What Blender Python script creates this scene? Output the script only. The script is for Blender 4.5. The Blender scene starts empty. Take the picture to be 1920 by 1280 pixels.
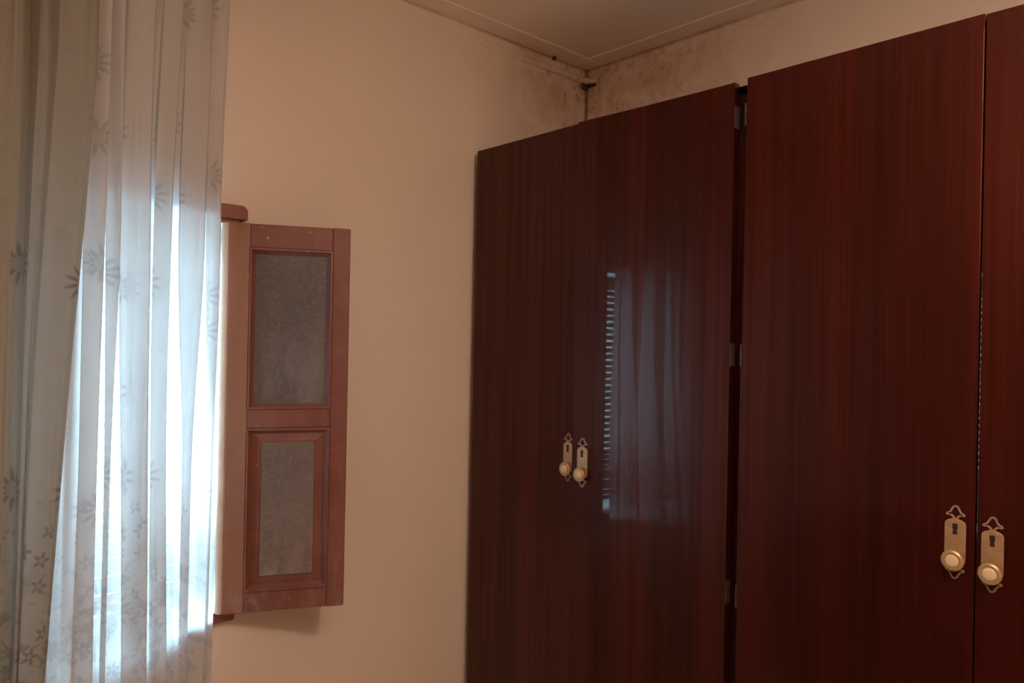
import bpy, bmesh, math, random
from mathutils import Vector, Matrix

random.seed(7)
S = bpy.context.scene
COL = S.collection

# ------------------------------------------------------------------ camera
F = 1392.0                       # focal length in pixels of a 1920 px wide frame
RX, RY = 0.7357, -0.6776         # image-right on the ground
FX, FY = 0.6776, 0.7357          # viewing direction on the ground
CAM_H = 1.5
ROLL = 0.02
right = Vector((RX, RY, 0)).normalized()
fwd = Vector((FX, FY, 0)).normalized()
upw = Vector((0, 0, 1))
ca, sa = math.cos(ROLL), math.sin(ROLL)
r_c = ca * right + sa * upw
u_c = ca * upw - sa * right
cam_d = bpy.data.cameras.new('camera')
cam_d.sensor_width = 36.0
cam_d.lens = F / 1920 * 36.0
cam_d.clip_start = 0.02
cam = bpy.data.objects.new('camera', cam_d)
COL.objects.link(cam)
cam.matrix_world = Matrix(((r_c.x, u_c.x, -fwd.x, 0), (r_c.y, u_c.y, -fwd.y, 0),
                           (r_c.z, u_c.z, -fwd.z, CAM_H), (0, 0, 0, 1)))
S.camera = cam

# ------------------------------------------------------------------ world, exposure
W = bpy.data.worlds.new('daylight'); S.world = W
W.use_nodes = True
bg = W.node_tree.nodes['Background']
bg.inputs['Color'].default_value = (0.45, 0.78, 1.0, 1)
bg.inputs['Strength'].default_value = 62.0
S.view_settings.view_transform = 'Standard'
S.view_settings.look = 'None'
S.view_settings.gamma = 1.0
S.view_settings.use_curve_mapping = False
S.view_settings.exposure = 0.06
S.cycles.max_bounces = 14
S.cycles.diffuse_bounces = 9
S.cycles.glossy_bounces = 4
S.cycles.transmission_bounces = 6
S.cycles.transparent_max_bounces = 16
S.cycles.caustics_reflective = False
S.cycles.caustics_refractive = False
S.cycles.sample_clamp_indirect = 6.0

LAMP_POS = (0.78, 0.12, 2.00)
LAMP_L = 345.0
PANEL_L = 8.5
LAMP_COL = (1.0, 0.70, 0.53)

# room measurements (metres); camera stands at the origin
WY = 1.845                       # window wall
WX = 2.048                       # wall behind the wardrobe
CEIL = 2.512
BACK_Y, FAR_X = -1.9, -3.15
OUT_Y = WY + 0.30                # outer face of the window wall


def px_ray(x, y):
    d = fwd + ((x - 960) / F) * r_c + ((640 - y) / F) * u_c
    return d


def on_y(x, y, Y):               # the point of the plane Y = const behind a pixel
    d = px_ray(x, y); t = Y / d.y
    return Vector((d.x * t, Y, CAM_H + d.z * t))


def on_x(x, y, X):
    d = px_ray(x, y); t = X / d.x
    return Vector((X, d.y * t, CAM_H + d.z * t))


# ------------------------------------------------------------------ mesh helpers
def link(name, bm, mat, parent=None, smooth=False, bevel=0.0, seg=2):
    me = bpy.data.meshes.new(name)
    bmesh.ops.recalc_face_normals(bm, faces=bm.faces)
    bm.to_mesh(me); bm.free()
    for m in (mat if isinstance(mat, (list, tuple)) else [mat]):
        me.materials.append(m)
    if smooth:
        for p in me.polygons:
            p.use_smooth = True
    o = bpy.data.objects.new(name, me)
    COL.objects.link(o)
    if parent:
        o.parent = parent
    if bevel:
        md = o.modifiers.new('bevel', 'BEVEL')
        md.width = bevel; md.segments = seg; md.limit_method = 'ANGLE'
        md.angle_limit = math.radians(40)
    return o


def box(bm, x0, x1, y0, y1, z0, z1):
    v = [bm.verts.new((x, y, z)) for x in (x0, x1) for y in (y0, y1) for z in (z0, z1)]
    for f in ((0, 1, 3, 2), (4, 6, 7, 5), (0, 4, 5, 1), (2, 3, 7, 6), (0, 2, 6, 4), (1, 5, 7, 3)):
        bm.faces.new([v[i] for i in f])


def prism(bm, pts, axis, a, b):
    """extrude a closed 2D outline along axis ('x','y','z') from a to b"""
    def mk(p, t):
        return {'x': (t, p[0], p[1]), 'y': (p[0], t, p[1]), 'z': (p[0], p[1], t)}[axis]
    A = [bm.verts.new(mk(p, a)) for p in pts]
    B = [bm.verts.new(mk(p, b)) for p in pts]
    n = len(pts)
    bm.faces.new(A); bm.faces.new(B[::-1])
    for i in range(n):
        bm.faces.new((A[i], A[(i + 1) % n], B[(i + 1) % n], B[i]))


def ring_prism(bm, outer, inner, axis, a, b):
    def mk(p, t):
        return {'x': (t, p[0], p[1]), 'y': (p[0], t, p[1]), 'z': (p[0], p[1], t)}[axis]
    n = len(outer)
    OA = [bm.verts.new(mk(p, a)) for p in outer]; IA = [bm.verts.new(mk(p, a)) for p in inner]
    OB = [bm.verts.new(mk(p, b)) for p in outer]; IB = [bm.verts.new(mk(p, b)) for p in inner]
    for i in range(n):
        j = (i + 1) % n
        bm.faces.new((OA[i], OA[j], IA[j], IA[i]))
        bm.faces.new((OB[i], IB[i], IB[j], OB[j]))
        bm.faces.new((OA[i], OB[i], OB[j], OA[j]))
        bm.faces.new((IA[i], IA[j], IB[j], IB[i]))


def lathe(bm, prof, axis, c, n=24):
    """prof: (radius, t) pairs along axis through c"""
    rings = []
    for r, t in prof:
        ring = []
        for k in range(n):
            a = 2 * math.pi * k / n
            p, q = r * math.cos(a), r * math.sin(a)
            v = {'x': (t, p, q), 'y': (p, t, q), 'z': (p, q, t)}[axis]
            ring.append(bm.verts.new((c[0] + v[0], c[1] + v[1], c[2] + v[2])))
        rings.append(ring)
    for A, B in zip(rings, rings[1:]):
        for k in range(n):
            bm.faces.new((A[k], A[(k + 1) % n], B[(k + 1) % n], B[k]))
    bm.faces.new(rings[0][::-1]); bm.faces.new(rings[-1])


def tube(bm, pts, r, n=10):
    pts = [Vector(p) for p in pts]
    rings = []
    for i, p in enumerate(pts):
        t = (pts[min(i + 1, len(pts) - 1)] - pts[max(i - 1, 0)]).normalized()
        a = t.orthogonal().normalized() if abs(t.z) > 0.9 else t.cross(Vector((0, 0, 1))).normalized()
        b = t.cross(a)
        rings.append([bm.verts.new(p + r * (math.cos(2 * math.pi * k / n) * a + math.sin(2 * math.pi * k / n) * b)) for k in range(n)])
    for A, B in zip(rings, rings[1:]):
        for k in range(n):
            bm.faces.new((A[k], A[(k + 1) % n], B[(k + 1) % n], B[k]))
    bm.faces.new(rings[0][::-1]); bm.faces.new(rings[-1])


def empty(name, loc, rz=0.0, parent=None):
    o = bpy.data.objects.new(name, None)
    COL.objects.link(o)
    o.location = loc; o.rotation_euler = (0, 0, rz)
    o.empty_display_size = 0.1
    if parent:
        o.parent = parent
    return o


def tag(o, label=None, cat=None, group=None, kind=None):
    if label: o['label'] = label
    if cat: o['category'] = cat
    if group: o['group'] = group
    if kind: o['kind'] = kind
    return o


# ------------------------------------------------------------------ material helpers
class NT:
    def __init__(self, name):
        self.m = bpy.data.materials.new(name)
        self.m.use_nodes = True
        self.t = self.m.node_tree
        self.b = self.t.nodes['Principled BSDF']
        self.out = self.t.nodes['Material Output']

    def n(self, kind, **kw):
        nd = self.t.nodes.new(kind)
        for k, v in kw.items():
            setattr(nd, k, v)
        return nd

    def l(self, a, b):
        self.t.links.new(a, b)

    def val(self, sock, v):
        if hasattr(v, 'is_linked') or isinstance(v, bpy.types.NodeSocket):
            self.l(v, sock)
        else:
            sock.default_value = v

    def math(self, op, a, b=0.0, c=0.0, clamp=False):
        nd = self.n('ShaderNodeMath', operation=op, use_clamp=clamp)
        self.val(nd.inputs[0], a); self.val(nd.inputs[1], b); self.val(nd.inputs[2], c)
        return nd.outputs[0]

    def mix(self, f, a, b):
        nd = self.n('ShaderNodeMix', data_type='RGBA')
        self.val(nd.inputs[0], f); self.val(nd.inputs[6], a); self.val(nd.inputs[7], b)
        return nd.outputs[2]

    def sstep(self, v, lo, hi, a=0.0, b=1.0):
        nd = self.n('ShaderNodeMapRange', interpolation_type='SMOOTHSTEP')
        self.val(nd.inputs[0], v)
        nd.inputs[1].default_value = lo; nd.inputs[2].default_value = hi
        nd.inputs[3].default_value = a; nd.inputs[4].default_value = b
        return nd.outputs[0]

    def noise(self, vec, scale, detail=3.0, rough=0.55, dist=0.0, dim='3D'):
        nd = self.n('ShaderNodeTexNoise', noise_dimensions=dim)
        if vec is not None:
            self.l(vec, nd.inputs['Vector'])
        nd.inputs['Scale'].default_value = scale
        nd.inputs['Detail'].default_value = detail
        nd.inputs['Roughness'].default_value = rough
        nd.inputs['Distortion'].default_value = dist
        return nd.outputs['Fac']

    def vscale(self, vec, s):
        nd = self.n('ShaderNodeVectorMath', operation='MULTIPLY')
        self.l(vec, nd.inputs[0]); nd.inputs[1].default_value = s
        return nd.outputs[0]

    def bump(self, h, strength, dist=0.01):
        nd = self.n('ShaderNodeBump')
        self.l(h, nd.inputs['Height'])
        nd.inputs['Strength'].default_value = strength
        nd.inputs['Distance'].default_value = dist
        self.l(nd.outputs[0], self.b.inputs['Normal'])

    def coord(self, which='Object'):
        return self.n('ShaderNodeTexCoord').outputs[which]

    def pos(self):
        return self.n('ShaderNodeNewGeometry').outputs['Position']


def plain(name, col, rough=0.5, metal=0.0, noise=0.0, scale=40.0, **kw):
    k = NT(name)
    k.b.inputs['Roughness'].default_value = rough
    k.b.inputs['Metallic'].default_value = metal
    c = (*col, 1)
    if noise:
        f = k.noise(k.coord(), scale, 4.0)
        f = k.sstep(f, 0.35, 0.68)
        k.l(k.mix(f, c, tuple(max(0, x * (1 - noise)) for x in col) + (1,)), k.b.inputs['Base Color'])
    else:
        k.b.inputs['Base Color'].default_value = c
    for a, b in kw.items():
        k.b.inputs[a.replace('_', ' ')].default_value = b
    return k.m


def paint_material(name, base, dark, stain, damp=1.0):
    """old distemper paint; damp has stained it around the corner over the wardrobe"""
    k = NT(name)
    P = k.pos()
    big = k.noise(P, 1.7, 3.0)
    fine = k.noise(P, 38.0, 4.0, 0.65)
    c = k.mix(k.sstep(big, 0.35, 0.7), (*base, 1), (*dark, 1))
    # distance to the damp corner
    dv = k.n('ShaderNodeVectorMath', operation='SUBTRACT')
    k.l(P, dv.inputs[0]); dv.inputs[1].default_value = (WX, WY, CEIL)
    sc = k.vscale(dv.outputs[0], (1.35, 0.85, 1.5))
    ln = k.n('ShaderNodeVectorMath', operation='LENGTH'); k.l(sc, ln.inputs[0])
    near = k.sstep(ln.outputs['Value'], 0.02, 0.92, damp, 0.0)
    blot = k.sstep(k.noise(P, 6.5, 6.0, 0.68, 0.6), 0.40, 0.66)
    speck = k.sstep(k.noise(P, 21.0, 5.0, 0.7, 0.4), 0.50, 0.70)
    f1 = k.math('MULTIPLY', near, k.math('ADD', 0.36, k.math('MULTIPLY', blot, 0.62)), clamp=True)
    c = k.mix(f1, c, (*stain, 1))
    f2 = k.math('MULTIPLY', k.math('MULTIPLY', near, near), k.math('MULTIPLY', speck, 0.75))
    c = k.mix(f2, c, (stain[0] * 0.45, stain[1] * 0.36, stain[2] * 0.30, 1))
    # dirt gathered along the top edge of the walls
    sep = k.n('ShaderNodeSeparateXYZ'); k.l(P, sep.inputs[0])
    edge = k.sstep(sep.outputs[2], CEIL - 0.018, CEIL - 0.009)
    far = k.sstep(ln.outputs['Value'], 0.0, 1.7, 1.0, 0.35)
    dirt = 0.8 if damp >= 1.0 else 0.0          # only walls carry it
    e2 = k.math('MULTIPLY', k.math('MULTIPLY', edge, far), k.sstep(k.noise(P, 9.0, 3.0), 0.25, 0.6, 0.45 * dirt, dirt))
    c = k.mix(e2, c, (stain[0] * 0.55, stain[1] * 0.48, stain[2] * 0.42, 1))
    # rust run down the very corner
    fl = k.vscale(dv.outputs[0], (1, 1, 0))
    l2 = k.n('ShaderNodeVectorMath', operation='LENGTH'); k.l(fl, l2.inputs[0])
    drip = k.math('MULTIPLY', k.sstep(l2.outputs['Value'], 0.004, 0.016, 1.0, 0.0), k.sstep(sep.outputs[2], 2.18, 2.40))
    drip = k.math('MULTIPLY', drip, k.sstep(k.noise(P, 40.0, 3.0), 0.3, 0.6, 0.3, 0.85))
    c = k.mix(drip, c, (0.16, 0.07, 0.035, 1))
    k.l(c, k.b.inputs['Base Color'])
    k.b.inputs['Roughness'].default_value = 0.75
    k.b.inputs['Specular IOR Level'].default_value = 0.25
    k.bump(fine, 0.22, 0.004)
    return k.m


M_WALL = paint_material('wall_paint', (0.82, 0.72, 0.61), (0.79, 0.69, 0.58), (0.50, 0.30, 0.18))
M_CEIL = paint_material('ceiling_paint', (0.93, 0.83, 0.72), (0.88, 0.77, 0.66), (0.68, 0.46, 0.31), 0.35)
M_TRIM = plain('cornice_paint', (0.58, 0.47, 0.39), 0.6, noise=0.25, scale=7.0)


def wood_material():
    k = NT('varnished_mahogany')
    O = k.coord('Object')
    info = k.n('ShaderNodeObjectInfo')
    cmb = k.n('ShaderNodeCombineXYZ')
    k.l(k.math('MULTIPLY', info.outputs['Random'], 17.0), cmb.inputs[1])
    add = k.n('ShaderNodeVectorMath', operation='ADD'); k.l(O, add.inputs[0]); k.l(cmb.outputs[0], add.inputs[1])
    V = add.outputs[0]
    wide = k.noise(k.vscale(V, (1, 9.0, 0.22)), 1.0, 2.0, 0.5)
    band = k.noise(k.vscale(V, (1, 46.0, 0.5)), 1.0, 3.0, 0.6, 0.2)
    fine = k.noise(k.vscale(V, (1, 210.0, 2.2)), 1.0, 3.0, 0.65)
    c = k.mix(k.sstep(wide, 0.34, 0.66), (0.012, 0.0006, 0.0005, 1), (0.036, 0.0019, 0.0009, 1))
    c = k.mix(k.math('MULTIPLY', k.sstep(band, 0.38, 0.66), 0.50), c, (0.013, 0.0010, 0.0008, 1))
    c = k.mix(k.math('MULTIPLY', k.sstep(fine, 0.40, 0.72), 0.45), c, (0.058, 0.0036, 0.0018, 1))
    k.l(c, k.b.inputs['Base Color'])
    rg = k.math('ADD', 0.34, k.math('MULTIPLY', band, 0.16))
    k.l(rg, k.b.inputs['Roughness'])
    k.l(k.sstep(band, 0.34, 0.66, 0.72, 0.50), k.b.inputs['Specular IOR Level'])
    k.b.inputs['Specular Tint'].default_value = (1.0, 0.36, 0.26, 1)
    k.b.inputs['Coat Weight'].default_value = 0.28
    k.b.inputs['Coat Roughness'].default_value = 0.022
    k.b.inputs['Coat IOR'].default_value = 1.5
    k.bump(k.math('ADD', k.math('MULTIPLY', band, 0.7), k.math('MULTIPLY', fine, 0.3)), 0.18, 0.004)
    return k.m


M_WOOD = wood_material()
M_CARC = plain('dark_carcass', (0.010, 0.003, 0.002), 0.6, noise=0.3, scale=12)
M_EDGE = plain('worn_edge_band', (0.05, 0.022, 0.015), 0.35)
M_BRASS = plain('brass_plate', (0.56, 0.375, 0.205), 0.45, 0.55, noise=0.14, scale=60)
M_FINIAL = plain('tarnished_brass', (0.46, 0.32, 0.22), 0.45, 0.5, noise=0.25, scale=80)
M_KNOB = plain('brass_knob', (0.60, 0.40, 0.20), 0.38, 0.5, noise=0.1, scale=60)
M_CAP = plain('cream_knob_cap', (0.74, 0.60, 0.38), 0.35)
M_HOLE = plain('keyhole_dark', (0.02, 0.006, 0.004), 0.7)
M_STEEL = plain('dull_steel', (0.15, 0.115, 0.10), 0.45, 0.6, noise=0.4, scale=90)


def brown_paint(name, a, b, dust):
    k = NT(name)
    O = k.coord('Object')
    f = k.sstep(k.noise(O, 9.0, 5.0, 0.6), 0.35, 0.7)
    c = k.mix(f, (*a, 1), (*b, 1))
    sep = k.n('ShaderNodeSeparateXYZ'); k.l(O, sep.inputs[0])
    low = k.sstep(sep.outputs[2], 0.0, 0.16, 1.0, 0.0)
    d = k.sstep(k.noise(k.vscale(O, (1, 1, 0.5)), 30.0, 5.0, 0.7), 0.47, 0.70)
    c = k.mix(k.math('MULTIPLY', d, k.math('ADD', 0.16, k.math('MULTIPLY', low, 0.5))), c, (*dust, 1))
    ch = k.sstep(k.noise(O, 75.0, 2.0, 0.5), 0.72, 0.76)
    c = k.mix(k.math('MULTIPLY', ch, 0.7), c, (0.55, 0.42, 0.34, 1))
    k.l(c, k.b.inputs['Base Color'])
    k.b.inputs['Roughness'].default_value = 0.42
    k.b.inputs['Specular IOR Level'].default_value = 0.45
    k.bump(k.noise(k.vscale(O, (1, 1, 0.25)), 60.0, 4.0), 0.12, 0.003)
    return k.m


M_SHUT = brown_paint('brown_shutter_paint', (0.235, 0.092, 0.070), (0.19, 0.068, 0.052), (0.34, 0.21, 0.165))
M_DAYLIT = brown_paint('daylit_brown_paint', (0.31, 0.152, 0.094), (0.265, 0.12, 0.076), (0.40, 0.26, 0.20))  # lighter brown: daylight on the hinge-side stile, put into the colour
M_BEAD = brown_paint('daylit_shutter_edge', (0.66, 0.44, 0.31), (0.56, 0.35, 0.24), (0.74, 0.62, 0.54))  # palest brown: daylight caught by the leaf edge, painted in
M_FRAME = brown_paint('window_frame_paint', (0.27, 0.095, 0.062), (0.21, 0.07, 0.05), (0.4, 0.25, 0.2))


def dusty(name, a, b, dust, zspan, rough, streak=1.0):
    k = NT(name)
    O = k.coord('Object')
    c = k.mix(k.sstep(k.noise(O, 7.0, 4.0, 0.6), 0.35, 0.68), (*a, 1), (*b, 1))
    sep = k.n('ShaderNodeSeparateXYZ'); k.l(O, sep.inputs[0])
    low = k.sstep(sep.outputs[2], zspan[0], zspan[1], 1.0, 0.0)
    st = k.sstep(k.noise(k.vscale(O, (1, 1, 0.35)), 26.0, 6.0, 0.7, 0.3), 0.36, 0.66)
    c = k.mix(k.math('MULTIPLY', k.math('MULTIPLY', st, low), streak), c, (*dust, 1))
    sp = k.sstep(k.noise(O, 120.0, 3.0, 0.6), 0.45, 0.75)
    c = k.mix(k.math('MULTIPLY', sp, 0.35), c, (*dust, 1))
    k.l(c, k.b.inputs['Base Color'])
    k.b.inputs['Roughness'].default_value = rough
    k.b.inputs['Specular IOR Level'].default_value = 0.5
    return k.m


M_PANE = dusty('dusty_grey_glass', (0.135, 0.124, 0.122), (0.105, 0.096, 0.094), (0.25, 0.23, 0.23), (0.46, 0.78), 0.30, 0.8)
M_PANEL = dusty('dusty_grey_panel', (0.185, 0.145, 0.122), (0.145, 0.112, 0.095), (0.34, 0.255, 0.22), (0.03, 0.26), 0.55, 1.0)

M_SLAT = plain('white_slat', (0.50, 0.53, 0.56), 0.5, noise=0.15, scale=20)
M_REVEAL = plain('whitewashed_reveal', (0.72, 0.71, 0.69), 0.8, noise=0.1, scale=10)
M_FLOOR = plain('floor_tile', (0.72, 0.64, 0.56), 0.35, noise=0.2, scale=5)
M_RAIL = plain('curtain_rail_wood', (0.12, 0.05, 0.03), 0.4, noise=0.3, scale=15)
M_CABLE = plain('painted_cable', (0.50, 0.36, 0.29), 0.6, noise=0.3, scale=25)
M_RUST = plain('rusted_bracket', (0.10, 0.035, 0.018), 0.8, noise=0.6, scale=60)


def curtain_material(name, tint, see, flower_dark):
    """thin voile: part open weave, part cloth that scatters light both ways; woven flowers are denser"""
    k = NT(name)
    t = k.t
    t.nodes.remove(k.b)
    UV = k.n('ShaderNodeUVMap').outputs[0]

    def flowers(scale, rand, R, petals, gate, seedv, ring):
        mp = k.n('ShaderNodeVectorMath', operation='MULTIPLY_ADD')
        k.l(UV, mp.inputs[0]); mp.inputs[1].default_value = (scale, scale, 0); mp.inputs[2].default_value = (seedv, seedv * 1.7, 0)
        vo = k.n('ShaderNodeTexVoronoi', voronoi_dimensions='2D')
        k.l(mp.outputs[0], vo.inputs['Vector'])
        vo.inputs['Scale'].default_value = 1.0; vo.inputs['Randomness'].default_value = rand
        df = k.n('ShaderNodeVectorMath', operation='SUBTRACT')
        k.l(mp.outputs[0], df.inputs[0]); k.l(vo.outputs['Position'], df.inputs[1])
        sp = k.n('ShaderNodeSeparateXYZ'); k.l(df.outputs[0], sp.inputs[0])
        ang = k.math('ARCTAN2', sp.outputs[1], sp.outputs[0])
        ln = vo.outputs['Distance']
        pet = k.math('ADD', 0.68, k.math('MULTIPLY', k.math('COSINE', k.math('MULTIPLY', ang, petals)), 0.32))
        lim = k.math('MULTIPLY', pet, R)
        m = k.sstep(k.math('SUBTRACT', lim, ln), -0.05, 0.07)
        core = k.sstep(ln, R * ring * 0.7, R * ring)
        m = k.math('MULTIPLY', m, k.math('ADD', 0.35, k.math('MULTIPLY', core, 0.65)))
        cs = k.n('ShaderNodeSeparateColor'); k.l(vo.outputs['Color'], cs.inputs[0])
        g = k.sstep(cs.outputs[0], gate, gate + 0.02)
        return k.math('MULTIPLY', m, g)

    su = k.n('ShaderNodeSeparateXYZ'); k.l(UV, su.inputs[0])
    v = su.outputs[1]
    big = flowers(6.6, 0.75, 0.27, 11.0, 0.42, 3.3, 0.42)
    small = flowers(22.0, 0.9, 0.36, 5.0, 0.30, 9.1, 0.3)
    rows = k.math('MULTIPLY', k.sstep(k.noise(UV, 5.0, 2.0), 0.47, 0.56), k.sstep(v, 1.10, 1.24, 1.0, 0.15))
    leafy = k.math('MULTIPLY', k.sstep(k.noise(UV, 24.0, 4.0, 0.6, 1.2), 0.52, 0.60), k.sstep(v, 0.92, 1.16, 1.0, 0.0))
    fl = k.math('MAXIMUM', big, k.math('MAXIMUM', k.math('MULTIPLY', small, rows), k.math('MULTIPLY', leafy, 0.8)), clamp=True)
    weave = k.n('ShaderNodeTexWave', wave_type='BANDS', bands_direction='Y')
    k.l(UV, weave.inputs['Vector']); weave.inputs['Scale'].default_value = 90.0; weave.inputs['Distortion'].default_value = 1.0
    col = k.mix(fl, (*tint, 1), (*flower_dark, 1))
    lw = k.n('ShaderNodeLayerWeight'); lw.inputs['Blend'].default_value = 0.5
    facing = lw.outputs['Facing']               # cloth seen edge-on shows more thread, less gap
    op = k.math('ADD', see, k.math('MULTIPLY', k.math('MULTIPLY', facing, facing), -see * 0.95))
    op = k.math('MULTIPLY', op, k.math('SUBTRACT', 1.0, k.math('MULTIPLY', fl, 0.75)))
    op = k.math('MULTIPLY', op, k.math('ADD', 0.85, k.math('MULTIPLY', weave.outputs['Fac'], 0.3)), clamp=True)
    di = k.n('ShaderNodeBsdfDiffuse'); tr = k.n('ShaderNodeBsdfTranslucent'); tp = k.n('ShaderNodeBsdfTransparent')
    k.l(col, di.inputs['Color']); k.l(col, tr.inputs['Color'])
    m1 = k.n('ShaderNodeMixShader'); m1.inputs[0].default_value = 0.64
    k.l(di.outputs[0], m1.inputs[1]); k.l(tr.outputs[0], m1.inputs[2])
    m2 = k.n('ShaderNodeMixShader')
    k.l(op, m2.inputs[0]); k.l(m1.outputs[0], m2.inputs[1]); k.l(tp.outputs[0], m2.inputs[2])
    k.l(m2.outputs[0], k.out.inputs['Surface'])
    return k.m


M_VOILE = curtain_material('flowered_voile', (0.86, 0.865, 0.86), 0.032, (0.68, 0.685, 0.685))
M_VOILE2 = curtain_material('flowered_voile_doubled', (0.54, 0.54, 0.48), 0.01, (0.32, 0.315, 0.28))

# ------------------------------------------------------------------ room shell
# window opening in the window wall
WIN_X0, WIN_X1 = 0.425, 0.716
WIN_Z0, WIN_Z1 = 0.800, 1.802

bm = bmesh.new()
for a in ((FAR_X, WIN_X0, 0, CEIL), (WIN_X1, WX + 0.2, 0, CEIL), (WIN_X0, WIN_X1, 0, WIN_Z0), (WIN_X0, WIN_X1, WIN_Z1, CEIL)):
    box(bm, a[0], a[1], WY, OUT_Y, a[2], a[3])
bmesh.ops.remove_doubles(bm, verts=bm.verts, dist=1e-5)
tag(link('wall_left', bm, M_WALL), 'cream plastered wall with the curtained window', kind='structure')
bm = bmesh.new(); box(bm, WX, WX + 0.2, BACK_Y, WY, 0, CEIL)
tag(link('wall_right', bm, M_WALL), 'cream plastered wall behind the wardrobe, damp stained near the corner', kind='structure')
bm = bmesh.new(); box(bm, FAR_X, WX + 0.2, BACK_Y - 0.2, BACK_Y, 0, CEIL)
tag(link('wall_back', bm, M_WALL), kind='structure')
bm = bmesh.new(); box(bm, FAR_X - 0.2, FAR_X, BACK_Y - 0.2, OUT_Y, 0, CEIL)
tag(link('wall_far', bm, M_WALL), kind='structure')
bm = bmesh.new(); box(bm, FAR_X - 0.2, WX + 0.2, BACK_Y - 0.2, OUT_Y, -0.1, 0)
tag(link('floor', bm, M_FLOOR), kind='structure')
bm = bmesh.new(); box(bm, FAR_X - 0.2, WX + 0.2, BACK_Y - 0.2, OUT_Y, CEIL, CEIL + 0.15)
tag(link('ceiling', bm, M_CEIL), 'stained pale ceiling', kind='structure')

# plaster band round the ceiling: flat fillet with a rounded lip
def band(name, horizontal_axis, wall, sign, a, b):
    prof = [(0, 0), (0.074, 0), (0.078, -0.001), (0.080, -0.004), (0.078, -0.006), (0.073, -0.0065), (0.068, -0.005), (0, -0.005)]
    bm = bmesh.new()
    pts = [(wall + sign * p, CEIL + q) for p, q in prof]
    if horizontal_axis == 'x':
        prism(bm, pts, 'x', a, b)
    else:
        prism(bm, pts, 'y', a, b)
    return tag(link(name, bm, M_CEIL), kind='structure')

band('trim_1', 'x', WY, -1, FAR_X, WX)
tag(bpy.data.objects['trim_1'], 'plaster ceiling band over the window wall')
band('trim_2', 'y', WX, -1, BACK_Y, WY - 0.07)
tag(bpy.data.objects['trim_2'], 'plaster ceiling band over the wardrobe wall')

# reveal lining of the window
bm = bmesh.new()
t = 0.004
box(bm, WIN_X0, WIN_X0 + t, WY + 0.03, OUT_Y, WIN_Z0, WIN_Z1)
box(bm, WIN_X1 - t, WIN_X1, WY + 0.03, OUT_Y, WIN_Z0, WIN_Z1)
box(bm, WIN_X0 + t, WIN_X1 - t, WY + 0.03, OUT_Y, WIN_Z1 - t, WIN_Z1)
box(bm, WIN_X0 + t, WIN_X1 - t, WY + 0.03, OUT_Y, WIN_Z0, WIN_Z0 + t)
win = empty('window_1', ((WIN_X0 + WIN_X1) / 2, WY, WIN_Z0))
tag(win, 'narrow window behind the bright flowered curtain', kind='structure')


def to_parent(o, p):
    o.parent = p
    o.matrix_parent_inverse = Matrix.Translation(p.location).inverted()
    return o


to_parent(link('reveal', bm, M_REVEAL), win)
# wooden frame on the wall face round the opening
FW = 0.050
FY0, FY1 = WY - 0.020, WY + 0.028
bm = bmesh.new(); box(bm, WIN_X1 - 0.012, WIN_X1 + 0.036, FY0, FY1, WIN_Z0 - 0.002, WIN_Z1 - 0.012)
to_parent(link('frame_jamb', bm, M_FRAME, bevel=0.003), win)
bm = bmesh.new(); box(bm, WIN_X0 - 0.036, WIN_X0 + 0.012, FY0, FY1, WIN_Z0 - 0.002, WIN_Z1 - 0.012)
to_parent(link('frame_jamb', bm, M_FRAME, bevel=0.003), win)
# head and sill pieces, rounded at their ends
def horn(z0, z1, x0, x1, r, top):
    pts = []
    for k in range(7):
        a = math.pi / 2 * k / 6
        pts.append((x1 - r + r * math.sin(a), (z1 - r + r * math.cos(a)) if top else (z0 + r - r * math.cos(a))))
    if top:
        pts = [(x0, z0), (x0, z1)] + pts + [(x1, z0)]
    else:
        pts = [(x0, z1), (x0, z0)] + pts + [(x1, z1)]
    return pts
bm = bmesh.new(); prism(bm, horn(WIN_Z1 - 0.014, WIN_Z1 + 0.022, WIN_X0 - 0.044, WIN_X1 + 0.052, 0.016, True), 'y', FY0 - 0.010, FY1)
to_parent(link('frame_head', bm, M_FRAME, bevel=0.003), win)
bm = bmesh.new(); prism(bm, horn(WIN_Z0 - 0.008, WIN_Z0 + 0.022, WIN_X0 - 0.044, WIN_X1 + 0.040, 0.006, False), 'y', FY0 - 0.004, FY1)
to_parent(link('frame_sill', bm, M_FRAME, bevel=0.003), win)

# ------------------------------------------------------------------ roller shutter outside the opening
rs = empty('roller_shutter', ((WIN_X0 + WIN_X1) / 2, WY + 0.048, WIN_Z0))
tag(rs, 'pale slatted roller shutter half seen through the curtain behind the window', 'roller shutter')
SY = WY + 0.048
PITCH = 0.0262
x0, x1 = WIN_X0 + 0.010, WIN_X1 - 0.010
TOPZ = 1.724
bm = bmesh.new()
H = 0.0185
prof = [(0.000, 0.0), (0.0045, 0.005), (0.006, H / 2), (0.0045, H - 0.005), (0.0, H), (-0.003, H), (0.001, H - 0.006), (0.0025, H / 2), (0.001, 0.006), (-0.003, 0.0)]
prism(bm, prof, 'x', x0 - rs.location.x, x1 - rs.location.x)
slat0 = link('slat', bm, M_SLAT, rs)
nsl = 34
for i in range(nsl):
    o = slat0 if i == 0 else slat0.copy()
    if i:
        COL.objects.link(o); o.parent = rs
    zs = (i + 1) * PITCH if i < 26 else 26 * PITCH + (i - 25) * (H + 0.0022)   # the lowest slats rest almost shut
    o.location = (random.uniform(-0.0008, 0.0008), 0, TOPZ - WIN_Z0 - zs + random.uniform(-0.0007, 0.0007))
    o.rotation_euler = (0, random.uniform(-0.004, 0.004), 0)
bm = bmesh.new()
zb = TOPZ - WIN_Z0 - zs - 0.022
box(bm, x0 - rs.location.x, x1 - rs.location.x, -0.006, 0.006, zb, zb + 0.018)
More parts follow.
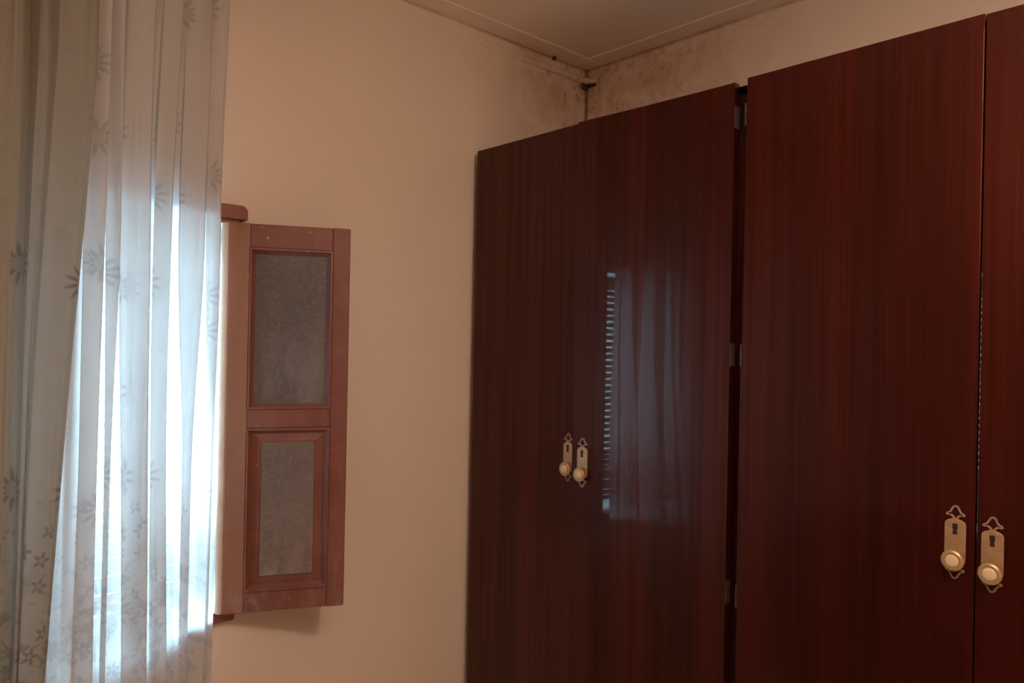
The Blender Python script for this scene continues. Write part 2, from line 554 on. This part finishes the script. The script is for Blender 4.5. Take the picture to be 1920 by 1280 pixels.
link('bottom_bar', bm, M_SLAT, rs, bevel=0.002)
# closed box over the slats: a bright gap stays above it
bm = bmesh.new(); box(bm, x0 - rs.location.x, x1 - rs.location.x, -0.006, 0.020, TOPZ - WIN_Z0 - 0.004, TOPZ - WIN_Z0 + 0.052)
link('top_bar', bm, M_SLAT, rs, bevel=0.003)
for sx in (-1, 1):
    bm = bmesh.new()
    xe = (WIN_X1 - WIN_X0) / 2 - 0.005
    xa, xb = (xe - 0.010, xe) if sx > 0 else (-xe, -xe + 0.010)
    box(bm, xa, xb, 0.0085, 0.026, 0.006, WIN_Z1 - WIN_Z0 - 0.006)
    link('guide_rail', bm, M_SLAT, rs)

# ------------------------------------------------------------------ open wooden leaf
ANG = math.radians(-26.0)
LW, LH, LT = 0.300, 0.955, 0.030
leaf = empty('window_shutter', (0.715, WY - 0.020, 0.822), ANG)
tag(leaf, 'open brown wooden window leaf with grey upper pane and raised lower panel', 'shutter')
# local axes: x across the leaf from the hinge, -y into the room, z up
st_l, st_r = 0.060, 0.043
zr = [0.0, 0.052, 0.452, 0.500, 0.895, LH]     # bottom rail, lower panel, middle rail, upper pane, top rail
def leafpart(name, args, mat=M_SHUT, bevel=0.0025):
    bm = bmesh.new(); box(bm, *args)
    return link(name, bm, mat, leaf, bevel=bevel)
tag(leafpart('stile', (0.010, st_l, -LT, 0, 0, LH), M_DAYLIT), 'stile on the hinge side, daylight painted in as a lighter brown')
leafpart('stile', (LW - st_r, LW, -LT, 0, 0, LH))
leafpart('rail', (st_l, LW - st_r, -LT + 0.0006, 0, zr[0] + 0.001, zr[1]))
leafpart('rail', (st_l, LW - st_r, -LT + 0.0006, 0, zr[2], zr[3]))
leafpart('rail', (st_l, LW - st_r, -LT + 0.0006, 0, zr[4], LH - 0.001))
# rounded edge along the hinge side, its pale colour standing in for daylight
bm = bmesh.new()
pts = [(0.010, 0.0), (-0.010, 0.0)]
for k in range(7):
    a = math.pi / 2 * k / 6
    pts.append((0.010 - 0.020 * math.cos(a), -0.008 - (LT - 0.009) * math.sin(a)))
prism(bm, pts, 'z', 0.001, LH - 0.001)
tag(link('edge_bead', bm, M_BEAD, leaf, bevel=0.001), 'pale rounded edge on the hinge side, daylight painted in')

def moulding(xa, xb, za, zb, w, name):
    """mitred moulding round an opening, sloping back to the panel"""
    bm = bmesh.new()
    prof = [(0.0, -LT - 0.003), (0.004, -LT - 0.0035), (0.006, -LT + 0.002), (w * 0.6, -LT + 0.006), (w, -LT + 0.014), (w, -0.004), (0.0, -0.004)]
    loops = []
    for p, q in prof:
        loops.append([bm.verts.new(c) for c in ((xa + p, q, za + p), (xb - p, q, za + p), (xb - p, q, zb - p), (xa + p, q, zb - p))])
    n = len(prof)
    for i in range(n):
        A, B = loops[i], loops[(i + 1) % n]
        for k in range(4):
            bm.faces.new((A[k], A[(k + 1) % 4], B[(k + 1) % 4], B[k]))
    return link(name, bm, M_SHUT, leaf)

moulding(st_l, LW - st_r, zr[1], zr[2], 0.013, 'moulding')
moulding(st_l, LW - st_r, zr[3], zr[4], 0.013, 'moulding')
bm = bmesh.new(); box(bm, st_l + 0.011, LW - st_r - 0.011, -0.014, -0.008, zr[3] + 0.011, zr[4] - 0.011)
tag(link('pane', bm, M_PANE, leaf), 'dusty grey pane')
# raised and fielded lower panel
bm = bmesh.new()
xa, xb, za, zb = st_l + 0.011, LW - st_r - 0.011, zr[1] + 0.011, zr[2] - 0.011
fw = 0.022
o0 = [bm.verts.new((x, -0.008, z)) for x, z in ((xa, za), (xb, za), (xb, zb), (xa, zb))]
o1 = [bm.verts.new((x, -0.014, z)) for x, z in ((xa, za), (xb, za), (xb, zb), (xa, zb))]
o2 = [bm.verts.new((x, -0.0185, z)) for x, z in ((xa + fw, za + fw), (xb - fw, za + fw), (xb - fw, zb - fw), (xa + fw, zb - fw))]
o3 = [bm.verts.new((x, -0.0225, z)) for x, z in ((xa + fw + .002, za + fw + .002), (xb - fw - .002, za + fw + .002), (xb - fw - .002, zb - fw - .002), (xa + fw + .002, zb - fw - .002))]
bm.faces.new(o0)
for A, B in ((o0, o1), (o1, o2), (o2, o3)):
    for k in range(4):
        bm.faces.new((A[k], A[(k + 1) % 4], B[(k + 1) % 4], B[k]))
ff = bm.faces.new(o3)
ff.material_index = 1
pnl = link('panel', bm, [M_SHUT, M_PANEL], leaf)
tag(pnl, 'raised lower panel greyed with dust')
for zz in (0.12, 0.83):
    bm = bmesh.new(); lathe(bm, [(0.005, -0.032), (0.006, -0.030), (0.006, 0.030), (0.005, 0.032)], 'z', (-0.012, 0.004, zz), 10)
    link('hinge', bm, M_STEEL, leaf, smooth=False)

# ------------------------------------------------------------------ wardrobe
DX = 1.506                       # front face of the doors
DT = 0.020
HZ = 2.101                       # top of the doors
BZ = 0.085
def dpos(xh):                    # where a column of the horizon line meets the door plane
    return on_x(xh, 640 + 0.02 * (xh - 960), DX).y
y_left = dpos(888.0)
y_s1 = dpos(1081.0)
y_g1 = dpos(1366.0)
y_g2 = dpos(1390.5)
y_s2 = dpos(1836.0)
y_end = y_s2 - (y_g2 - y_s2)
print('door columns', y_left, y_s1, y_g1, y_g2, y_s2, y_end)
ward = empty('wardrobe', (DX + 0.27, (y_left + y_end) / 2, 0))
tag(ward, 'tall glossy dark mahogany wardrobe with four doors and brass handles', 'wardrobe')
def wpart(name, bm, mat, parent=None, **kw):
    o = link(name, bm, mat, **kw)
    return to_parent(o, ward) if parent is None else o
cx0, cx1 = DX + DT + 0.001, WX - 0.004
for a, nm in ((y_left - 0.020, 'side_panel'), (y_end + 0.002, 'side_panel')):
    bm = bmesh.new(); box(bm, cx0, cx1, a, a + 0.018, 0, HZ - 0.012); wpart(nm, bm, M_WOOD)
ym = (y_g1 + y_g2) / 2
bm = bmesh.new(); box(bm, cx0 + 0.010, cx1, ym - 0.030, ym + 0.030, BZ, HZ - 0.004); wpart('partition', bm, M_WOOD)
bm = bmesh.new(); box(bm, cx0 + 0.010, cx1, y_end + 0.020, y_left - 0.020, HZ - 0.024, HZ - 0.007); wpart('top_panel', bm, M_CARC)
bm = bmesh.new(); box(bm, cx0 + 0.010, cx1, y_end + 0.020, y_left - 0.020, BZ - 0.018, BZ); wpart('bottom_panel', bm, M_CARC)
bm = bmesh.new(); box(bm, cx0 + 0.03, cx0 + 0.048, y_end + 0.020, y_left - 0.020, 0, BZ - 0.018); wpart('plinth', bm, M_CARC)
bm = bmesh.new(); box(bm, cx1 - 0.006, cx1, y_end + 0.020, y_left - 0.020, BZ, HZ - 0.030); wpart('back_panel', bm, M_CARC)

def escutcheon(door, yc, zc, knob_dy=0.0):
    """long pierced back plate with a finial at either end and a round knob; door-local coordinates, front towards -x"""
    hw, hb = 0.0172, 0.0425
    # plate
    pts = []
    for s in (1, -1):
        for k in range(9):
            a = math.pi * k / 8
            pts.append((s * hw * math.cos(a) * (1 if abs(math.cos(a)) < .999 else 1), s * (hb - 0.010 + 0.010 * math.sin(a))))
    bm = bmesh.new(); prism(bm, [(yc + p, zc + q) for p, q in pts], 'x', -0.0035, 0.0016)
    pl = link('back_plate', bm, M_BRASS, door, bevel=0.0012)
    # keyhole
    bm = bmesh.new()
    kp = [(-.0036, .021), (-.0044, .026), (-.0036, .031), (.0036, .031), (.0044, .026), (.0036, .021), (.0026, .019), (.0042, .012), (-.0042, .012), (-.0026, .019)]
    prism(bm, [(yc + p, zc + q + 0.003) for p, q in kp], 'x', -0.0042, -0.003)
    link('keyhole', bm, M_HOLE, door)
    # finials
    half = [(0.0042, 0.0), (0.0050, 0.0040), (0.0085, 0.0078), (0.0140, 0.0072), (0.0163, 0.0098), (0.0146, 0.0130), (0.0105, 0.0150), (0.0080, 0.0190), (0.0062, 0.0240), (0.0032, 0.0275), (0.0, 0.0285)]
    inn = [(0.0008, 0.0042), (0.0020, 0.0066), (0.0060, 0.0106), (0.0105, 0.0100), (0.0126, 0.0104), (0.0118, 0.0114), (0.0078, 0.0130), (0.0050, 0.0176), (0.0034, 0.0218), (0.0018, 0.0240), (0.0, 0.0246)]
    for s in (1, -1):
        outer = half + [(-p, q) for p, q in half[-2::-1]]
        inner = inn + [(-p, q) for p, q in inn[-2::-1]]
        mk = lambda L: [(yc + p, zc + s * (hb - 0.002 + q * 0.92)) for p, q in L]
        bm = bmesh.new(); ring_prism(bm, mk(outer), mk(inner), 'x', -0.0030, 0.0016)
        link('finial', bm, M_FINIAL, door, bevel=0.0006)
    zk = zc - 0.031
    bm = bmesh.new()
    lathe(bm, [(0.011, -0.0030), (0.0105, -0.0065), (0.0120, -0.0095), (0.0180, -0.0115), (0.0192, -0.0140), (0.0186, -0.0170), (0.0160, -0.0190), (0.0115, -0.0190)], 'x', (0, yc, zk), 28)
    link('knob', bm, M_KNOB, door, smooth=False, bevel=0.0006)
    bm = bmesh.new()
    lathe(bm, [(0.0112, -0.0180), (0.0112, -0.0196), (0.0090, -0.0206), (0.003, -0.0210)], 'x', (0, yc, zk), 24)
    tag(link('knob_cap', bm, M_CAP, door, smooth=True), 'cream cap on the knob')

def door(ya, yb, hinge_side, label, yaw=0.0, handle_px=None, drop=0.0, bow=0.0, back=0.0):
    """ya > yb; hinge_side 'left' is the edge nearest the window wall"""
    yo = ya if hinge_side == 'left' else yb
    o_bm = bmesh.new()
    G = 0.0012
    a, b = (-(ya - yb) + G, -G) if hinge_side == 'left' else (G, ya - yb - G)
    NB = 24 if bow else 1
    ring = []
    for i in range(NB + 1):
        t = i / NB
        ring.append((bow * 4 * t * (1 - t), a + (b - a) * t))
    outl = ring + [(x + DT, y) for x, y in ring[::-1]]
    prism(o_bm, outl, 'z', BZ - 0.01, HZ - drop)
    o = link('door', o_bm, M_WOOD, bevel=0.0015)
    if bow:
        o.modifiers.clear()
        for p in o.data.polygons:
            p.use_smooth = True
        o.data.set_sharp_from_angle(angle=math.radians(30))
    o.location = (DX + back, yo, 0)
    o.rotation_euler = (0, 0, yaw)
    to_parent(o, ward)
    o['label'] = label
    # handle
    p = on_x(handle_px[0], handle_px[1], DX - 0.002 - (0.008 if back else 0.0))
    escutcheon(o, p.y - yo, p.z)
    return o

d1 = door(y_left, y_s1, 'left', 'door next to the window wall', 0.0, (1065, 857))
d2 = door(y_s1, y_g1, 'right', 'door with the bright window mirrored in it', math.radians(2.25), (1091.5, 867), bow=0.0036, back=0.008)
d3 = door(y_g2, y_s2, 'left', 'door to the right of the hinge gap', 0.0, (1790.5, 1016))
d4 = door(y_s2, y_end, 'right', 'door at the right edge of the photo', 0.0, (1860.5, 1040), drop=0.002)

# hinges in the gap between doors two and three
for py in (220, 665, 1110):
    p = on_x(1377 - 0.02 * (py - 220), py, DX + 0.01)
    bm = bmesh.new()
    z = p.z
    # door-local frame of d2: origin at its right edge (y_g1)
    box(bm, 0.001, DT + 0.0008, -0.0008, 0.0014, z - 0.026, z + 0.026)
    for q in (-0.017, 0.0, 0.017):
        lathe(bm, [(0.0026, -0.0018), (0.0026, -0.0006)], 'y', (0.011, 0, z + q), 8)
    link('hinge', bm, M_STEEL, d2)
    bm = bmesh.new(); lathe(bm, [(0.0035, -0.026), (0.0035, 0.026)], 'z', (0.0075, y_g2 * 0 + 0.0042, z), 10)
    link('hinge', bm, M_STEEL, d3)
# worn strip on the edge of door three
bm = bmesh.new(); box(bm, -0.0006, 0.003, -0.0011, 0.0004, 0.95, 1.46)
tag(link('worn_edge', bm, M_EDGE, d3), 'chipped pale edge of the door')

# ------------------------------------------------------------------ curtains
def curtain(name, mat, Y, knots, ztop, zbot, nz, ncol, shape, label, knots_top=None):
    """knots: (pixel column, depth) list; smooth interpolation between them gives the folds"""
    bm = bmesh.new()
    uv = bm.loops.layers.uv.new('UVMap')
    low_k = knots
    def interp(s, knots):
        u = s * (len(knots) - 1)
        i = min(int(u), len(knots) - 2); f = u - i
        g = f * f * (3 - 2 * f)
        return knots[i][0] + (knots[i + 1][0] - knots[i][0]) * f, knots[i][1] + (knots[i + 1][1] - knots[i][1]) * g
    rows, arc = [], []
    for j in range(nz + 1):
        z = ztop + (zbot - ztop) * j / nz
        kz = low_k
        if knots_top:                # the folds open out from the rail downwards
            f = max(0.0, min(1.0, (1.72 - z) / 0.55))
            f = f * f * (3 - 2 * f)
            kz = [(b[0] + (a[0] - b[0]) * f, b[1] + (a[1] - b[1]) * f) for a, b in zip(low_k, knots_top)]
        row = []; acc = 0.0; prev = None; ar = []
        for i in range(ncol + 1):
            xx, dd = interp(i / ncol, kz)
            xx, dd = shape(xx, dd, z, i / ncol)
            P = Vector((xx, Y + dd, z))
            if prev is not None:
                acc += math.hypot(P.x - prev.x, P.y - prev.y)
            prev = P
            row.append(bm.verts.new(P)); ar.append(acc)
        rows.append(row); arc.append(ar)
    for j in range(nz):
        for i in range(ncol):
            f = bm.faces.new((rows[j][i], rows[j + 1][i], rows[j + 1][i + 1], rows[j][i + 1]))
            f.smooth = True
            for lp, (a, b) in zip(f.loops, ((j, i), (j + 1, i), (j + 1, i + 1), (j, i + 1))):
                lp[uv].uv = (arc[nz // 2][b], rows[a][b].co.z)
    o = link(name, bm, mat)
    for p in o.data.polygons:
        p.use_smooth = True
    tag(o, label, 'curtain')
    return o

def col_x(px, Y, y=640):
    return on_y(px, y, Y).x

YB = WY - 0.062
pxB = [(40, .0), (62, .014), (84, -.012), (106, .012), (126, -.010), (152, -.002), (186, -.014), (150, .003), (192, .016),
       (206, -.008), (194, .004), (224, .013), (250, .0), (272, -.014), (227, .001), (279, .016), (296, .004), (314, -.015), (287, .002), (330, .014),
       (346, .0), (360, -.013), (345, .003), (378, .012), (397, -.009), (390, .001), (409, .0)]
pxT = [40, 62, 84, 106, 126, 152, 187, 148, 190, 216, 191, 220, 250, 277, 222, 280, 298, 318, 283, 323, 350, 373, 329, 377, 403, 381, 409]   # the same folds near the top, packed closer
assert len(pxT) == len(pxB)
def baseB(p):                    # the cloth stands further from the wall towards the left
    f = max(0.0, min(1.0, (409 - p) / 150.0))
    return -0.075 * f * f * (3 - 2 * f)
kB = [(col_x(p, YB + baseB(p)), d + baseB(p)) for p, d in pxB]
kT = [(col_x(p, YB + baseB(p)), d + baseB(p)) for p, (q, d) in zip(pxT, pxB)]
XR = kB[-1][0]
def shapeB(x, d, z, s):
    top = max(0.0, min(1.0, (z - 1.85) / 0.45))
    low = max(0.0, min(1.0, (1.45 - z) / 0.9))
    w = 0.9 + 0.9 * top
    wob = 0.004 * math.sin(9 * s * 6.28 + z * 2.1) + 0.003 * math.sin(17 * s * 6.28 - z * 3.4)
    xx = x + 0.004 * math.sin(z * 2.6 + s * 11.0) - 0.012 * low * (1 - s) + 0.010 * top * s
    return xx, d * (1 - 0.1 * low) + wob - 0.010 * top - 0.06 * low * min(1.0, 2.2 * (1 - s)) + 0.012 * top * math.sin(s * 6.28 * 13)
curtain('curtain', M_VOILE, YB, kB, 2.415, 0.06, 64, 300, shapeB, 'backlit pale flowered voile curtain hanging in front of the window', kT)

YA = WY - 0.230
pxA = [(-190, .0), (-165, .02), (-140, -.02), (-110, .02), (-85, -.02), (-60, .02), (-35, -.015), (-12, -.012), (10, -.016), (20, -.012), (27, .040), (46, .046), (60, .044), (65, -.004), (78, -.008),
       (86, -.006), (91, -.024), (112, -.026), (135, -.024), (152, -.022), (165, -.016), (169, -.004)]
kA = [(col_x(p, YA), d) for p, d in pxA]
xa_l, xa_r = kA[0][0], kA[-1][0]
def shapeA(x, d, z, s):
    # hem of the panel swings towards the left lower down
    f = max(0.0, (2.02 - z))
    sh = -0.056 * f - 0.006 * f * f
    xx = x + sh * s ** 1.6
    top = max(0.0, min(1.0, (z - 1.9) / 0.45))
    return xx + 0.003 * math.sin(z * 3 + s * 9), d * (1 + 0.5 * top) * (1 - 0.18 * f) + 0.003 * math.sin(z * 2.3 + s * 25) + 0.010 * top * math.sin(s * 6.28 * 9) - 0.06 * max(0.0, min(1.0, (1.45 - z) / 0.9))
curtain('curtain', M_VOILE2, YA, kA, 2.415, 0.06, 56, 190, shapeA, 'darker doubled curtain panel at the left edge with slanting hem')

# curtain rail with rings (above the picture)
rail = empty('curtain_rail', (0.2, WY - 0.17, 2.44))
tag(rail, 'dark wooden curtain rail above the two curtains', 'curtain rail')
bm = bmesh.new(); tube(bm, [(-0.75, 0, 0), (0.75, 0, 0)], 0.012, 14); link('pole', bm, M_RAIL, rail, smooth=True)
for s in (-0.6, 0.6):
    bm = bmesh.new(); box(bm, s - 0.012, s + 0.012, 0.010, 0.169, -0.012, 0.012); link('bracket', bm, M_RAIL, rail, bevel=0.002)
for s in (-1, 1):
    bm = bmesh.new(); lathe(bm, [(0.010, 0), (0.020, 0.010), (0.022, 0.022), (0.012, 0.036)], 'x', (0.75 if s > 0 else -0.786, 0, 0), 16); link('finial', bm, M_RAIL, rail)

# ------------------------------------------------------------------ dark chest left of the picture, mirrored low in the doors
chest = empty('chest_of_drawers', (-0.45, 1.22, 0))
tag(chest, 'low dark brown chest of drawers left of the curtain', 'chest of drawers')
bm = bmesh.new(); box(bm, -0.24, 0.24, -0.40, 0.40, 0.06, 0.70); link('body', bm, M_CARC, chest, bevel=0.004)
bm = bmesh.new(); box(bm, -0.25, 0.25, -0.41, 0.41, 0.70, 0.722); link('top', bm, M_CARC, chest, bevel=0.004)
for sx in (-0.20, 0.20):
    for sy in (-0.36, 0.36):
        bm = bmesh.new(); box(bm, sx - 0.02, sx + 0.02, sy - 0.02, sy + 0.02, 0, 0.06); link('leg', bm, M_CARC, chest)
for kz in range(3):
    z0 = 0.075 + kz * 0.207
    bm = bmesh.new(); box(bm, 0.241, 0.256, -0.385, 0.385, z0, z0 + 0.198); dr = link('drawer', bm, M_CARC, chest, bevel=0.003)
    for sy in (-0.2, 0.2):
        bm = bmesh.new(); lathe(bm, [(0.006, 0.255), (0.006, 0.268), (0.014, 0.274), (0.012, 0.282), (0.004, 0.285)], 'x', (0, sy, z0 + 0.10), 12); link('knob', bm, M_BRASS, dr)

# ------------------------------------------------------------------ cable under the ceiling band
zc = CEIL - 0.050
cab = empty('wall_cable', (1.85, WY, zc))
tag(cab, 'painted over cable along the wall top, ending at the stained corner', 'cable')
bm = bmesh.new()
tube(bm, [(1.35, WY + 0.014, zc + 0.010), (1.55, WY + 0.007, zc + 0.006), (1.75, WY + 0.003, zc + 0.002), (WX - 0.05, WY - 0.004, zc), (WX - 0.022, WY - 0.010, zc - 0.001),
          (WX - 0.008, WY - 0.030, zc - 0.003), (WX - 0.006, WY - 0.060, zc - 0.006)], 0.012, 12)
to_parent(link('cable', bm, M_WALL, smooth=True), cab)
bm = bmesh.new(); lathe(bm, [(0.004, 0), (0.008, -0.006), (0.008, -0.012), (0.003, -0.016)], 'y', (on_y(1038, 111, WY - 0.004).x, WY, on_y(1038, 111, WY).z), 10)
to_parent(link('cable_nail', bm, M_RUST), cab)
bm = bmesh.new()
box(bm, WX - 0.030, WX - 0.001, WY - 0.012, WY - 0.001, zc - 0.034, zc - 0.010)
box(bm, WX - 0.012, WX - 0.001, WY - 0.050, WY - 0.012, zc - 0.026, zc - 0.012)
to_parent(tag(link('bracket', bm, M_RUST, bevel=0.004), 'rusted dark bracket in the corner'), cab)

# ------------------------------------------------------------------ ceiling lamp (above the picture, lights the room)
lamp = empty('pendant_lamp', (LAMP_POS[0], LAMP_POS[1], CEIL))
tag(lamp, 'bare warm bulb hanging on a short cord from the ceiling', 'lamp')
dz = LAMP_POS[2] - CEIL
bm = bmesh.new(); lathe(bm, [(0.045, 0.0), (0.042, -0.012), (0.015, -0.022)], 'z', (0, 0, 0), 20); link('ceiling_rose', bm, M_TRIM, lamp)
bm = bmesh.new(); tube(bm, [(0, 0, -0.020), (0, 0, dz + 0.085)], 0.003, 8); link('cord', bm, M_CARC, lamp)
bm = bmesh.new(); lathe(bm, [(0.008, dz + 0.090), (0.017, dz + 0.080), (0.017, dz + 0.036)], 'z', (0, 0, 0), 16); link('socket', bm, M_CARC, lamp)
kb = NT('warm_bulb_glass')
kb.b.inputs['Base Color'].default_value = (1, 0.9, 0.8, 1)
kb.b.inputs['Emission Color'].default_value = (*LAMP_COL, 1)
kb.b.inputs['Emission Strength'].default_value = LAMP_L
bm = bmesh.new(); lathe(bm, [(0.013, dz + 0.038), (0.020, dz + 0.024), (0.030, dz + 0.008), (0.033, dz - 0.008), (0.028, dz - 0.022), (0.016, dz - 0.031), (0.003, dz - 0.034)], 'z', (0, 0, 0), 20)
link('bulb', bm, kb.m, lamp, smooth=True)

# unseen glowing panel added on the ceiling as soft fill for the room
cl = empty('fill_panel', (0.50, -0.42, CEIL))
tag(cl, 'added warm fill panel, unseen, on the ceiling behind the hanging bulb', 'fill light')
bm = bmesh.new(); ring_prism(bm, [(-.62, -.32), (.62, -.32), (.62, .32), (-.62, .32)], [(-.60, -.30), (.60, -.30), (.60, .30), (-.60, .30)], 'z', -0.045, 0.0)
link('fill_panel_frame', bm, M_TRIM, cl)
kp = NT('fill_diffuser')
kp.b.inputs['Emission Color'].default_value = (*LAMP_COL, 1)
kp.b.inputs['Emission Strength'].default_value = PANEL_L
bm = bmesh.new(); box(bm, -.60, .60, -.30, .30, -0.040, -0.030)
link('fill_panel_diffuser', bm, kp.m, cl)

# sampling aid for the daylight: a portal in the outer opening of the window
pl = bpy.data.lights.new('window_portal', 'AREA')
pl.shape = 'RECTANGLE'; pl.size = WIN_X1 - WIN_X0; pl.size_y = WIN_Z1 - WIN_Z0
pl.cycles.is_portal = True
po = bpy.data.objects.new('window_portal', pl); COL.objects.link(po)
po.location = ((WIN_X0 + WIN_X1) / 2, OUT_Y + 0.002, (WIN_Z0 + WIN_Z1) / 2)
po.rotation_euler = (math.radians(-90), 0, 0)
